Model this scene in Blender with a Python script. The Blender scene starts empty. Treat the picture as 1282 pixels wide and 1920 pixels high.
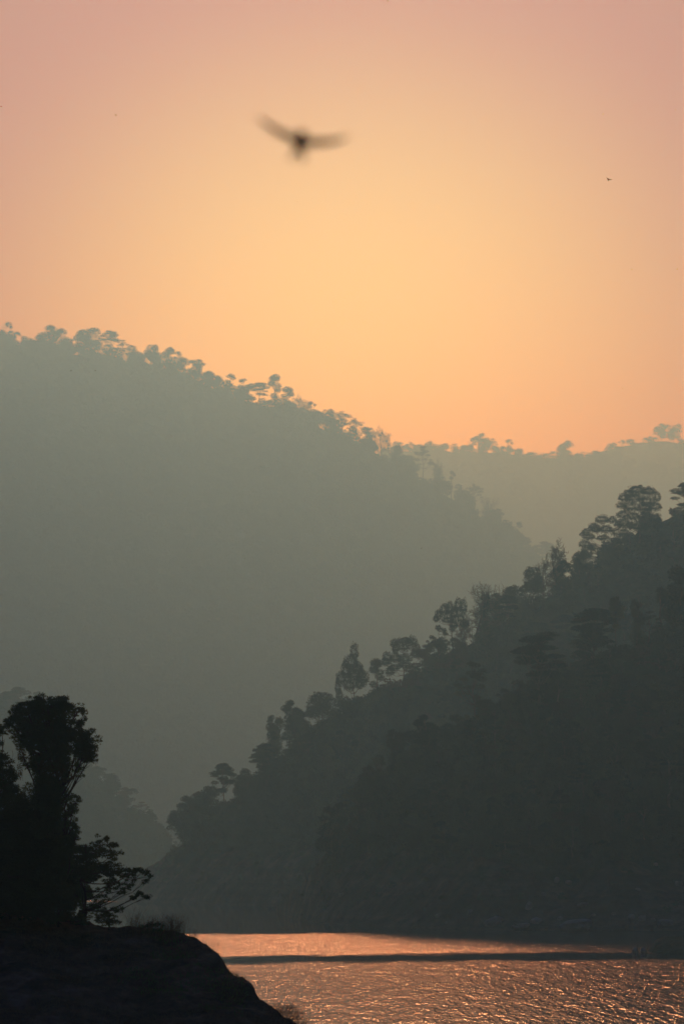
import bpy, math, random
import numpy as np
from mathutils import Vector

sc = bpy.context.scene
C = sc.collection
R = math.radians
rng = np.random.default_rng(11)
random.seed(11)

# ------------------------------------------------------------------ camera
FPX, W0, H0, HOR, CAMZ = 7200.0, 1282.0, 1920.0, 1600.0, 13.75
TILT = math.atan((HOR - H0 / 2) / FPX)
cd = bpy.data.cameras.new('camera')
cam = bpy.data.objects.new('camera', cd)
C.objects.link(cam)
cam.location = (0, 0, CAMZ)
cam.rotation_euler = (math.pi / 2 + TILT, 0, 0)
cd.sensor_fit = 'VERTICAL'
cd.sensor_height = 36.0
cd.lens = FPX / H0 * 36.0
cd.clip_start, cd.clip_end = 0.5, 40000
cd.dof.use_dof = True
cd.dof.focus_distance = 400
cd.dof.aperture_fstop = 3.4
sc.camera = cam

# ------------------------------------------------------------------ light
SUN_PX = (650.0, 0.0)
SUN_EL = math.atan((HOR - SUN_PX[1]) / FPX)
SUN_AZ = math.atan((SUN_PX[0] - W0 / 2) / FPX)
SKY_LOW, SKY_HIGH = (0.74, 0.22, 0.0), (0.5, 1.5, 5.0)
SKY_GLOW = (1.6, 3.4, 2.2)
GLOW_EL, GLOW_AZ, GLOW_W = R(5.4), 0.2 / 57.3, 8.2
world = bpy.data.worlds.new('World')
sc.world = world
world.use_nodes = True
nt = world.node_tree
bg = nt.nodes['Background']
sky = nt.nodes.new('ShaderNodeTexSky')
sky.sky_type = 'NISHITA'
sky.sun_disc = False
sky.sun_elevation = SUN_EL
sky.sun_rotation = SUN_AZ
sky.air_density = 1.6
sky.dust_density = 3.0
sky.ozone_density = 1.5
# thin smoke near the horizon is warm, the upper sky a clear blue
tc = nt.nodes.new('ShaderNodeTexCoord')
sz = nt.nodes.new('ShaderNodeSeparateXYZ')
nt.links.new(tc.outputs['Generated'], sz.inputs[0])
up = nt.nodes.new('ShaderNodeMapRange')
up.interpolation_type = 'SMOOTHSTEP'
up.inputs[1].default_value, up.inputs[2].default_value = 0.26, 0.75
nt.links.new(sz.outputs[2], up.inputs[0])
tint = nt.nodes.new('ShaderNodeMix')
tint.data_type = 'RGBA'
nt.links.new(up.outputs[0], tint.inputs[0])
ga = nt.nodes.new('ShaderNodeVectorMath')
ga.operation = 'DOT_PRODUCT'
nt.links.new(tc.outputs['Generated'], ga.inputs[0])
ga.inputs[1].default_value = (math.sin(GLOW_AZ) * math.cos(GLOW_EL), math.cos(GLOW_AZ) * math.cos(GLOW_EL), math.sin(GLOW_EL))
gr = nt.nodes.new('ShaderNodeMapRange')
gr.inputs[1].default_value, gr.inputs[2].default_value = math.cos(R(GLOW_W)), 1.0
nt.links.new(ga.outputs['Value'], gr.inputs[0])
low = nt.nodes.new('ShaderNodeMix')
low.data_type = 'RGBA'
gp = nt.nodes.new('ShaderNodeMath')
gp.operation = 'POWER'
nt.links.new(gr.outputs[0], gp.inputs[0])
gp.inputs[1].default_value = 2.0
nt.links.new(gp.outputs[0], low.inputs[0])
low.inputs[6].default_value = (*SKY_LOW, 1)
low.inputs[7].default_value = (*SKY_GLOW, 1)
nt.links.new(low.outputs[2], tint.inputs[6])
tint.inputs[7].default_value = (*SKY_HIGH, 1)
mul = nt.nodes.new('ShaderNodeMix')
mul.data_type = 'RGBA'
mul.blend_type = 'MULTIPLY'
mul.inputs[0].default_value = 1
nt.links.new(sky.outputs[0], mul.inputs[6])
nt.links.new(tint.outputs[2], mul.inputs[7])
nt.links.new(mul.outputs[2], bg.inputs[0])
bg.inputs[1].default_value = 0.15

sd = bpy.data.lights.new('sun', 'SUN')
sd.energy = 4.8
sd.angle = R(5)   # the sun's disc is spread by the smoke
sd.color = (1.0, 0.91, 0.9)
sun = bpy.data.objects.new('sun', sd)
C.objects.link(sun)
sdir = Vector((math.sin(SUN_AZ) * math.cos(SUN_EL), math.cos(SUN_AZ) * math.cos(SUN_EL), math.sin(SUN_EL)))
sun.rotation_euler = sdir.to_track_quat('Z', 'Y').to_euler()
sun.location = sdir * 200

sc.view_settings.view_transform = 'Standard'
sc.view_settings.look = 'None'
sc.view_settings.gamma = 1
sc.view_settings.exposure = -3.5
HAZE_DENSITY, HAZE_G, HAZE_COL = 0.00046, 0.74, (0.22, 0.62, 1.0)
sc.render.engine = 'CYCLES'
sc.cycles.volume_bounces = 1
sc.cycles.max_bounces = 6
sc.cycles.diffuse_bounces = 2
sc.cycles.glossy_bounces = 2
sc.cycles.transmission_bounces = 2
sc.cycles.use_denoising = True
sc.cycles.sample_clamp_indirect = 4

# ------------------------------------------------------------------ helpers
def ray(x, y):
    u, v = (x - W0 / 2) / FPX, (H0 / 2 - y) / FPX
    ct, st = math.cos(TILT), math.sin(TILT)
    return u, ct - v * st, st + v * ct
def P(x, y, d):
    """the point of the place that lies d metres ahead and is seen at photo pixel x, y"""
    a, b, c = ray(x, y)
    return Vector((a / b * d, d, CAMZ + c / b * d))
def slope(x, y):
    a, b, c = ray(x, y)
    return c / b
def proj(p):
    ct, st = math.cos(TILT), math.sin(TILT)
    z = p[2] - CAMZ
    w = p[1] * ct + z * st
    return W0 / 2 + FPX * p[0] / w, H0 / 2 - FPX * (-p[1] * st + z * ct) / w

def _hash(ix, iy, s):
    h = (ix.astype(np.int64) * 374761393 + iy.astype(np.int64) * 668265263 + s * 974634777) & 0xffffffff
    h = ((h ^ (h >> 13)) * 1274126177) & 0xffffffff
    return ((h ^ (h >> 16)) & 0xffff) / 65535.0
def vnoise(x, y, s=0):
    x, y = np.asarray(x, float), np.asarray(y, float)
    ix, iy = np.floor(x), np.floor(y)
    fx, fy = x - ix, y - iy
    fx, fy = fx * fx * (3 - 2 * fx), fy * fy * (3 - 2 * fy)
    a = _hash(ix, iy, s) * (1 - fx) + _hash(ix + 1, iy, s) * fx
    b = _hash(ix, iy + 1, s) * (1 - fx) + _hash(ix + 1, iy + 1, s) * fx
    return (a * (1 - fy) + b * fy) * 2 - 1
def fbm(x, y, s=0, oct=4, gain=0.5):
    r, a, n = 0, 1, 0
    for k in range(oct):
        r = r + a * vnoise(np.asarray(x) * 2 ** k, np.asarray(y) * 2 ** k, s + k * 17)
        n += a
        a *= gain
    return r / n

def mesh_from(name, V, F, smooth=False):
    """V (n,3); F (m,k) array of equal sized faces or a list of such arrays"""
    Fs = F if isinstance(F, list) else [F]
    Fs = [f for f in Fs if len(f)]
    me = bpy.data.meshes.new(name)
    V = np.asarray(V, np.float32)
    me.vertices.add(len(V))
    me.vertices.foreach_set('co', V.ravel())
    nl = sum(f.size for f in Fs)
    me.loops.add(nl)
    me.loops.foreach_set('vertex_index', np.concatenate([f.ravel() for f in Fs]).astype(np.int32))
    tot = np.concatenate([np.full(len(f), f.shape[1]) for f in Fs])
    me.polygons.add(len(tot))
    me.polygons.foreach_set('loop_start', (np.cumsum(tot) - tot).astype(np.int32))
    me.polygons.foreach_set('loop_total', tot.astype(np.int32))
    if smooth:
        me.polygons.foreach_set('use_smooth', np.ones(len(tot), bool))
    me.update(calc_edges=True)
    return me

class MB:
    """collects tubes, leaves and rings into one mesh"""
    def __init__(self):
        self.V, self.Q, self.n = [], [], 0
    def add(self, v, q):
        self.V.append(np.asarray(v, float))
        self.Q.append(np.asarray(q, int) + self.n)
        self.n += len(v)
    def tube(self, pts, rad, n=6):
        pts = np.asarray(pts, float)
        rad = np.asarray(rad, float)
        t = np.gradient(pts, axis=0)
        t /= np.linalg.norm(t, axis=1)[:, None] + 1e-9
        ref = np.where(np.abs(t[:, 2:3]) > 0.9, np.array([[1.0, 0, 0]]), np.array([[0, 0, 1.0]]))
        a = np.cross(t, ref)
        a /= np.linalg.norm(a, axis=1)[:, None] + 1e-9
        b = np.cross(t, a)
        th = np.arange(n) / n * 2 * np.pi
        v = pts[:, None] + rad[:, None, None] * (a[:, None] * np.cos(th)[None, :, None] + b[:, None] * np.sin(th)[None, :, None])
        k = len(pts)
        i = np.arange(k - 1)[:, None] * n
        j = np.arange(n)[None]
        q = np.stack([i + j, i + (j + 1) % n, i + n + (j + 1) % n, i + n + j], -1).reshape(-1, 4)
        self.add(v.reshape(-1, 3), q)
    def leaves(self, c, size, up=0.4, aspect=0.5, droop=0.0, dirs=None):
        n = len(c)
        d = rng.normal(size=(n, 3)) if dirs is None else dirs + rng.normal(size=(n, 3)) * 0.45
        d[:, 2] -= droop
        d /= np.linalg.norm(d, axis=1)[:, None]
        nrm = rng.normal(size=(n, 3))
        nrm[:, 2] += up * 2.5
        s = np.cross(d, nrm)
        s /= np.linalg.norm(s, axis=1)[:, None] + 1e-9
        nn = np.cross(s, d)
        L = (np.asarray(size) * rng.uniform(0.6, 1.35, n))[:, None]
        w = L * aspect * 0.5
        v = np.stack([c - d * L * 0.5, c + s * w - nn * L * .08, c + d * L * 0.5, c - s * w - nn * L * .08], 1).reshape(-1, 3)
        self.add(v, np.arange(4 * n).reshape(n, 4))
    def mesh(self, name, smooth=False):
        return mesh_from(name, np.concatenate(self.V), np.concatenate(self.Q), smooth)

def link(name, me, m, parent=None):
    o = bpy.data.objects.new(name, me)
    C.objects.link(o)
    if m:
        me.materials.clear()
        me.materials.append(m)
    if parent:
        o.parent = parent
    return o
def thing(name, label, cat, loc=(0, 0, 0), group=None):
    o = bpy.data.objects.new(name, None)
    o.empty_display_size = 0.5
    C.objects.link(o)
    o.location = loc
    o['label'], o['category'] = label, cat
    if group:
        o['group'] = group
    return o
def dup(root, label, loc, rotz=0.0, scale=(1, 1, 1), group=None):
    r = root.copy()
    C.objects.link(r)
    r.location = loc
    r.rotation_euler = (0, 0, rotz)
    r.scale = scale
    r['label'] = label
    if group:
        r['group'] = group
    for ch in list(root.children):
        c = ch.copy()
        C.objects.link(c)
        c.parent = r
    return r
def tag(o, label, cat, group=None):
    o['label'], o['category'] = label, cat
    if group:
        o['group'] = group
    return o

# ------------------------------------------------------------------ materials
def mat(name):
    m = bpy.data.materials.new(name)
    m.use_nodes = True
    m.node_tree.nodes.clear()
    return m, m.node_tree.nodes, m.node_tree.links
def leaf_mat(name, c1, c2, trans=0.3, scale=0.25, brown=None):
    m, N, L = mat(name)
    out = N.new('ShaderNodeOutputMaterial')
    geo = N.new('ShaderNodeNewGeometry')
    noi = N.new('ShaderNodeTexNoise')
    noi.inputs['Scale'].default_value = scale
    noi.inputs['Detail'].default_value = 3
    L.new(geo.outputs['Position'], noi.inputs['Vector'])
    oi = N.new('ShaderNodeObjectInfo')
    add = N.new('ShaderNodeMath'); add.operation = 'MULTIPLY_ADD'
    L.new(oi.outputs['Random'], add.inputs[0]); add.inputs[1].default_value = 0.5
    L.new(noi.outputs[0], add.inputs[2])
    rp = N.new('ShaderNodeMapRange')
    rp.inputs[1].default_value, rp.inputs[2].default_value = 0.45, 1.05
    L.new(add.outputs[0], rp.inputs[0])
    mix = N.new('ShaderNodeMix'); mix.data_type = 'RGBA'
    L.new(rp.outputs[0], mix.inputs[0])
    mix.inputs[6].default_value, mix.inputs[7].default_value = (*c1, 1), (*c2, 1)
    col = mix.outputs[2]
    if brown:
        n2 = N.new('ShaderNodeTexNoise'); n2.inputs['Scale'].default_value = brown[1]
        L.new(geo.outputs['Position'], n2.inputs['Vector'])
        r2 = N.new('ShaderNodeMapRange'); r2.inputs[1].default_value, r2.inputs[2].default_value = 0.56, 0.64
        L.new(n2.outputs[0], r2.inputs[0])
        m2 = N.new('ShaderNodeMix'); m2.data_type = 'RGBA'
        L.new(r2.outputs[0], m2.inputs[0]); L.new(col, m2.inputs[6]); m2.inputs[7].default_value = (*brown[0], 1)
        col = m2.outputs[2]
    d = N.new('ShaderNodeBsdfDiffuse'); t = N.new('ShaderNodeBsdfTranslucent'); ms = N.new('ShaderNodeMixShader')
    L.new(col, d.inputs[0]); L.new(col, t.inputs[0])
    ms.inputs[0].default_value = trans
    L.new(d.outputs[0], ms.inputs[1]); L.new(t.outputs[0], ms.inputs[2]); L.new(ms.outputs[0], out.inputs[0])
    return m
def ground_mat(name, stops, scale, strata=0.0, bump=0.4, bscale=1.0, veg=None):
    """soil colours by noise; veg = (colour, z from, z to): plants cover the soil above that height"""
    m, N, L = mat(name)
    out = N.new('ShaderNodeOutputMaterial')
    b = N.new('ShaderNodeBsdfPrincipled')
    b.inputs['Roughness'].default_value = 0.95
    b.inputs['Specular IOR Level'].default_value = 0.1
    geo = N.new('ShaderNodeNewGeometry')
    sep = N.new('ShaderNodeSeparateXYZ'); L.new(geo.outputs['Position'], sep.inputs[0])
    noi = N.new('ShaderNodeTexNoise'); noi.inputs['Scale'].default_value = scale
    noi.inputs['Detail'].default_value = 7; noi.inputs['Roughness'].default_value = 0.62
    L.new(geo.outputs['Position'], noi.inputs['Vector'])
    fac = noi.outputs[0]
    if strata:
        w = N.new('ShaderNodeTexNoise'); w.noise_dimensions = '1D'; w.inputs['Scale'].default_value = strata
        w.inputs['Detail'].default_value = 4
        wz = N.new('ShaderNodeMath'); wz.operation = 'MULTIPLY_ADD'
        L.new(noi.outputs[0], wz.inputs[0]); wz.inputs[1].default_value = 3.0; L.new(sep.outputs[2], wz.inputs[2])
        L.new(wz.outputs[0], w.inputs['W'])
        mx = N.new('ShaderNodeMath'); mx.operation = 'MULTIPLY_ADD'
        L.new(w.outputs[0], mx.inputs[0]); mx.inputs[1].default_value = 0.3
        hf = N.new('ShaderNodeMath'); hf.operation = 'MULTIPLY'; L.new(noi.outputs[0], hf.inputs[0]); hf.inputs[1].default_value = 0.7
        L.new(hf.outputs[0], mx.inputs[2]); fac = mx.outputs[0]
    cr = N.new('ShaderNodeValToRGB')
    cr.color_ramp.elements[0].position, cr.color_ramp.elements[0].color = stops[0][0], (*stops[0][1], 1)
    cr.color_ramp.elements[1].position, cr.color_ramp.elements[1].color = stops[-1][0], (*stops[-1][1], 1)
    for p, c in stops[1:-1]:
        e = cr.color_ramp.elements.new(p); e.color = (*c, 1)
    L.new(fac, cr.inputs[0])
    col = cr.outputs[0]
    if veg:
        n3 = N.new('ShaderNodeTexNoise'); n3.inputs['Scale'].default_value = scale * 0.6; n3.inputs['Detail'].default_value = 5
        L.new(geo.outputs['Position'], n3.inputs['Vector'])
        zz = N.new('ShaderNodeMapRange'); zz.inputs[1].default_value, zz.inputs[2].default_value = veg[1], veg[2]
        zz.inputs[3].default_value, zz.inputs[4].default_value = -0.35, 0.55
        L.new(sep.outputs[2], zz.inputs[0])
        ad = N.new('ShaderNodeMath'); ad.operation = 'ADD'; L.new(zz.outputs[0], ad.inputs[0]); L.new(n3.outputs[0], ad.inputs[1])
        sm = N.new('ShaderNodeMapRange'); sm.inputs[1].default_value, sm.inputs[2].default_value = 0.42, 0.58
        L.new(ad.outputs[0], sm.inputs[0])
        m2 = N.new('ShaderNodeMix'); m2.data_type = 'RGBA'
        L.new(sm.outputs[0], m2.inputs[0]); L.new(col, m2.inputs[6]); m2.inputs[7].default_value = (*veg[0], 1)
        col = m2.outputs[2]
    L.new(col, b.inputs['Base Color'])
    bn = N.new('ShaderNodeTexNoise'); bn.inputs['Scale'].default_value = bscale; bn.inputs['Detail'].default_value = 8
    L.new(geo.outputs['Position'], bn.inputs['Vector'])
    bp = N.new('ShaderNodeBump'); bp.inputs['Strength'].default_value = bump; bp.inputs['Distance'].default_value = 1.0 / bscale
    L.new(bn.outputs[0], bp.inputs['Height']); L.new(bp.outputs[0], b.inputs['Normal'])
    L.new(b.outputs[0], out.inputs[0])
    return m

M_leaf_far = leaf_mat('far foliage', (0.035, 0.055, 0.025), (0.08, 0.10, 0.045), 0.2, 0.05)
M_leaf = leaf_mat('forest foliage', (0.016, 0.028, 0.014), (0.1, 0.13, 0.06), 0.25, 0.12, ((0.12, 0.08, 0.05), 0.035))
M_leaf_near = leaf_mat('near foliage', (0.03, 0.055, 0.02), (0.06, 0.11, 0.035), 0.35, 0.5)
M_vine = leaf_mat('dry vine foliage', (0.04, 0.055, 0.02), (0.07, 0.09, 0.03), 0.3, 0.6, ((0.14, 0.06, 0.03), 0.35))
M_bark = ground_mat('bark', [(0.35, (0.06, 0.045, 0.035)), (0.65, (0.16, 0.13, 0.10))], 0.8, 0, 0.5, 3)
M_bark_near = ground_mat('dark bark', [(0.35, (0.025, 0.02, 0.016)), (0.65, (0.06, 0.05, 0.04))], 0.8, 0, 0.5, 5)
M_bark_pale = ground_mat('pale bark', [(0.35, (0.1, 0.085, 0.07)), (0.65, (0.19, 0.17, 0.14))], 0.8, 0, 0.5, 3)
M_hill = ground_mat('hill soil', [(0.3, (0.045, 0.03, 0.02)), (0.48, (0.12, 0.068, 0.042)), (0.66, (0.28, 0.18, 0.12))], 0.14, 0.5, 0.9, 0.7, ((0.03, 0.045, 0.02), 3, 24))
M_floor = ground_mat('forest floor', [(0.35, (0.03, 0.045, 0.02)), (0.65, (0.07, 0.08, 0.04))], 0.03, 0, 0.6, 0.15)
M_bank = ground_mat('bank soil', [(0.34, (0.03, 0.018, 0.012)), (0.48, (0.1, 0.053, 0.034)), (0.58, (0.2, 0.1, 0.055)), (0.7, (0.28, 0.18, 0.13))], 0.7, 0, 1.0, 4)
M_rock = ground_mat('rock', [(0.32, (0.2, 0.17, 0.15)), (0.66, (0.48, 0.4, 0.36))], 0.35, 0, 0.8, 0.7)
M_grass = leaf_mat('bank grass', (0.05, 0.11, 0.02), (0.10, 0.18, 0.04), 0.3, 0.7)
M_straw = leaf_mat('dry straw grass', (0.12, 0.075, 0.045), (0.22, 0.15, 0.09), 0.25, 0.7)
M_bird = ground_mat('bird plumage', [(0.3, (0.02, 0.018, 0.017)), (0.7, (0.05, 0.042, 0.036))], 30, 0, 0.2, 60)

def water_mat():
    m, N, L = mat('lake water')
    out = N.new('ShaderNodeOutputMaterial')
    b = N.new('ShaderNodeBsdfPrincipled')
    b.inputs['Base Color'].default_value = (0.018, 0.026, 0.026, 1)
    b.inputs['IOR'].default_value = 1.333
    b.inputs['Roughness'].default_value = 0.03
    geo = N.new('ShaderNodeNewGeometry')
    sep = N.new('ShaderNodeSeparateXYZ'); L.new(geo.outputs['Position'], sep.inputs[0])
    # wobble of the wind lanes
    def noise(sx, sy, detail=2.0, rough=0.5):
        mp = N.new('ShaderNodeVectorMath'); mp.operation = 'MULTIPLY'; mp.inputs[1].default_value = (sx, sy, 1)
        L.new(geo.outputs['Position'], mp.inputs[0])
        n = N.new('ShaderNodeTexNoise'); n.inputs['Scale'].default_value = 1.0
        n.inputs['Detail'].default_value = detail; n.inputs['Roughness'].default_value = rough
        L.new(mp.outputs[0], n.inputs['Vector'])
        return n.outputs[0]
    def ma(op, a, b2, c=None):
        n = N.new('ShaderNodeMath'); n.operation = op
        for i, v in enumerate((a, b2, c)):
            if v is None: continue
            if isinstance(v, (int, float)): n.inputs[i].default_value = v
            else: L.new(v, n.inputs[i])
        return n.outputs[0]
    wob = noise(0.022, 0.0045, 3)
    wob2 = noise(0.9, 0.1, 3, 0.6)
    dist = ma('MULTIPLY_ADD', wob, 14.0, ma('ADD', sep.outputs[1], -14.0))
    dist = ma('MULTIPLY_ADD', wob2, 14.0, dist)
    dist = ma('MULTIPLY_ADD', noise(0.09, 0.02, 4, 0.62), 44.0, dist)
    dist = ma('MULTIPLY_ADD', sep.outputs[0], -0.4, ma('ADD', dist, -22.0))
    rp = N.new('ShaderNodeValToRGB')
    L.new(ma('DIVIDE', dist, 1400.0), rp.inputs[0])
    rp.color_ramp.interpolation = 'LINEAR'
    e = rp.color_ramp.elements
    k = WLANES
    e[0].position, e[0].color = k[0][0] / 1400, (k[0][1],) * 3 + (1,)
    e[1].position, e[1].color = k[-1][0] / 1400, (k[-1][1],) * 3 + (1,)
    for p, v in k[1:-1]:
        q = e.new(p / 1400); q.color = (v, v, v, 1)
    h1 = noise(2.2, 0.24, 2, 0.5)
    h2 = noise(0.6, 0.07, 2, 0.5)
    h3 = noise(5.0, 1.3, 2, 0.5)
    h = ma('ADD', ma('ADD', ma('MULTIPLY_ADD', h1, 0.24, -0.12), ma('MULTIPLY_ADD', h2, 0.36, -0.18)), ma('MULTIPLY_ADD', h3, 0.05, -0.025))
    gust = ma('MULTIPLY', ma('MAXIMUM', ma('SUBTRACT', noise(0.35, 0.09, 3, 0.6), 0.5), 0.0), ma('LESS_THAN', sep.outputs[1], 640.0))
    amp = ma('MULTIPLY_ADD', gust, 1.6, rp.outputs[0])
    hh = ma('MULTIPLY', h, amp)
    bp = N.new('ShaderNodeBump'); bp.inputs['Strength'].default_value = 1.0; bp.inputs['Distance'].default_value = 1.0
    L.new(hh, bp.inputs['Height']); L.new(bp.outputs[0], b.inputs['Normal'])
    L.new(ma('MULTIPLY_ADD', rp.outputs[0], 0.1, 0.03), b.inputs['Roughness'])
    L.new(b.outputs[0], out.inputs[0])
    return m
WLANES = [(0, 0.72), (400, 0.72), (484, 0.8), (495, 0.12), (514, 0.08), (528, 1.0), (664, 1.0), (678, 0.03), (1105, 0.02), (1122, 0.8), (1155, 0.8), (1166, 0.05)]

# ------------------------------------------------------------------ the setting: hills, water, bank
def interp(pts, x):
    p = np.array(sorted(pts), float)
    return np.interp(x, p[:, 0], p[:, 1])
class Hill:
    """a hill between a shoreline and a crest; every column runs straight away from the camera"""
    def __init__(self, name, crest, foot, k, m, x0, x1, ncol, nrow=70, seed=1, amp=0.07, wl=180, prof=0.85, back=1.3, rough=0.0, rwl=5.0, label=None):
        xs = np.linspace(x0, x1, ncol)
        cy = interp(crest, xs)
        df = interp(foot, xs)
        ms = np.array([slope(a, b) for a, b in zip(xs, cy)])
        ax = np.array([ray(a, 1000)[0] / ray(a, 1000)[1] for a in xs])
        zc = np.maximum((CAMZ + ms * df) / np.maximum(1 - ms * k, 0.15), 0.0)
        dc = df + k * zc + 4
        t = np.concatenate([np.linspace(-0.06, 1, nrow), 1 + np.linspace(0, 1, nrow // 3)[1:] * back])
        T, _ = np.meshgrid(t, xs)                       # ncol x nrow
        D = df[:, None] + (dc - df)[:, None] * T
        X = ax[:, None] * D
        prf = np.where(T <= 0, T * 1.0, np.where(T <= 1, np.clip(T, 0, 1) ** prof, 1 - (T - 1) * 0.9))
        Z = zc[:, None] * prf
        env = np.clip(np.minimum(T / 0.15, (1 - T) / 0.25 + 0.06), 0, 1)
        env = np.where(T > 1, 0.06, env)
        n1 = fbm(X / wl, D / wl, seed, 4)
        g = 1 - np.abs(fbm(X / (wl * 0.8) + n1 * 0.3, D / (wl * 3.0), seed + 5, 3)) * 2.2
        Z = Z + env * zc[:, None] * amp * (n1 * 1.2 - g * 0.8)
        if rough:
            Z = Z + rough * fbm(X / rwl, D / rwl, seed + 9, 6, 0.6) * np.clip(T * 6, 0, 1)
        Z = np.where(T <= 0, -2.5 * (-T / 0.06), Z)
        Z = np.maximum(Z, -2.8)
        self.xs, self.t, self.D, self.X, self.Z = xs, t, D, X, Z
        nc, nr = Z.shape
        i = np.arange(nc - 1)[:, None] * nr
        j = np.arange(nr - 1)[None]
        q = np.stack([i + j, i + nr + j, i + nr + j + 1, i + j + 1], -1).reshape(-1, 4)
        V = np.stack([X, D, Z], -1).reshape(-1, 3)
        self.ob = link(name, mesh_from(name, V, q, True), m)
        self.ob['kind'] = 'structure'
        if label: self.ob['label'] = label
        self.nfront = nrow
        ct, st = math.cos(TILT), math.sin(TILT)
        self.py = H0 / 2 - FPX * (-D * st + (Z - CAMZ) * ct) / (D * ct + (Z - CAMZ) * st)
    def at(self, x, y):
        """ground point seen at pixel x, y (or the crest of that column when y lies above it)"""
        c = (x - self.xs[0]) / (self.xs[1] - self.xs[0])
        i = int(np.clip(math.floor(c), 0, len(self.xs) - 2)); f = np.clip(c - i, 0, 1)
        py = self.py[i] * (1 - f) + self.py[i + 1] * f
        run = np.minimum.accumulate(py[:self.nfront])
        j = int(np.searchsorted(-run, -y))
        if j >= self.nfront: j = int(np.argmin(py[:self.nfront]))
        g = lambda A: A[i][j] * (1 - f) + A[i + 1][j] * f
        return Vector((g(self.X), g(self.D), g(self.Z)))
    def crest_y(self, x):
        c = (x - self.xs[0]) / (self.xs[1] - self.xs[0])
        i = int(np.clip(round(c), 0, len(self.xs) - 1))
        return self.py[i][:self.nfront].min()

hillB = Hill('hill', [(515, 1702), (545, 1675), (575, 1645), (620, 1592), (700, 1525), (760, 1455), (850, 1395), (950, 1330), (1060, 1262), (1200, 1215), (1282, 1165), (1500, 1080), (1900, 980)],
             [(515, 951), (545, 811), (590, 770), (650, 744), (780, 715), (900, 697), (1282, 684), (1900, 660)], 2.0, M_hill, 505, 1900, 420, 150, 3, 0.16, 42, 0.9, rough=1.5, rwl=9.0)
hillA = Hill('hill', [(120, 1692), (200, 1672), (280, 1628), (340, 1588), (400, 1548), (480, 1478), (520, 1425), (620, 1352), (720, 1300), (820, 1248), (900, 1195), (1000, 1130), (1100, 1070), (1200, 985), (1282, 950), (1500, 850), (1900, 720)],
             [(120, 1147), (200, 1125), (400, 1042), (600, 990), (800, 968), (1900, 935)], 1.9, M_hill, 110, 1900, 360, 120, 7, 0.14, 55, 0.9, rough=1.6, rwl=11.0)
hillS = Hill('hill', [(-900, 1040), (-300, 1180), (-60, 1305), (60, 1325), (120, 1385), (180, 1452), (230, 1505), (300, 1565), (340, 1610), (385, 1668), (420, 1690)],
             [(-900, 1700), (0, 1700), (420, 1750)], 1.6, M_floor, -900, 420, 110, 50, 13, 0.05, 150, 0.9)
hillM = Hill('mountain', [(-1500, 700), (-900, 660), (-300, 630), (0, 648), (90, 656), (200, 672), (330, 692), (430, 740), (520, 763), (600, 800), (650, 815), (720, 855), (760, 886), (830, 925), (880, 952), (920, 986), (960, 1012), (1000, 1058), (1030, 1120), (1120, 1200), (1400, 1400)],
             [(-1500, 3500), (300, 3550), (900, 3750), (1400, 3850)], 2.3, M_floor, -1500, 1400, 240, 60, 21, 0.07, 420, 0.95)
hillR = Hill('mountain', [(300, 1000), (640, 900), (740, 845), (800, 846), (870, 846), (950, 848), (1000, 859), (1060, 858), (1130, 862), (1200, 877), (1282, 889), (1600, 900), (2000, 950)],
             [(300, 5900), (2000, 5900)], 2.0, M_floor, 300, 2000, 110, 40, 31, 0.05, 500, 0.95)
hillQ = Hill('mountain', [(700, 1000), (960, 900), (1100, 853), (1150, 838), (1200, 828), (1240, 823), (1300, 832), (1500, 830), (2100, 850)],
             [(700, 6700), (2100, 6700)], 1.6, M_floor, 700, 2100, 90, 40, 41, 0.05, 500, 0.95)
bank = Hill('bank', [(-700, 1560), (-300, 1640), (0, 1692), (130, 1722), (200, 1742), (260, 1752), (330, 1756), (372, 1764), (390, 1775), (405, 1790), (430, 1818), (455, 1840), (470, 1850), (478, 1862), (487, 1878), (520, 1898), (560, 1922), (640, 1975), (720, 2040), (900, 2200), (1100, 2500), (1250, 2700)],
            [(-700, 88), (1250, 91)], 3.2, M_bank, -500, 1000, 620, 260, 51, 0.02, 5, 1.0, 1.1, rough=0.34, rwl=1.7)
spit = Hill('shore', [(1208, 1786), (1216, 1774), (1225, 1762), (1240, 1757), (1262, 1756), (1300, 1748), (1400, 1735), (1700, 1700)],
            [(1208, 542), (1216, 536), (1300, 532), (1700, 517)], 2.5, M_floor, 1207, 1700, 90, 40, 61, 0.05, 11, 0.6, rough=0.3)

wv = np.array([(-2500, -250, 0), (2500, -250, 0), (2500, 9800, 0), (-2500, 9800, 0)], float)
water = link('water', mesh_from('water', wv, np.array([[0, 1, 2, 3]])), water_mat())
water['kind'] = 'structure'

#@@BEGIN
# ------------------------------------------------------------------ tree kinds
def clump_leaves(mb, cl, leaf, dens, up=0.5, aspect=0.55, droop=0.0):
    for (x, y, z, rx, ry, rz) in cl:
        area = 4 * math.pi * ((rx * ry) ** 1.6 / 3 + (rx * rz) ** 1.6 / 3 + (ry * rz) ** 1.6 / 3) ** (1 / 1.6)
        n = max(6, int(area * dens * 1.7 / (leaf * leaf * aspect)))
        d = rng.normal(size=(n, 3))
        d /= np.linalg.norm(d, axis=1)[:, None]
        d[:, 2] = np.where(d[:, 2] < -0.2, d[:, 2] * rng.uniform(0.1, 1, n), d[:, 2])
        r = rng.uniform(0.25, 1.0, n) ** 0.45
        lump = 1 + 0.28 * vnoise(d[:, 0] * 2.6 + x * 3.1, d[:, 1] * 2.6 + d[:, 2] * 3.3 + z * 1.7, 5)
        p = np.array([x, y, z]) + d * (r * lump)[:, None] * np.array([rx, ry, rz])
        mb.leaves(p, leaf, up, aspect, droop, dirs=d)
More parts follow.
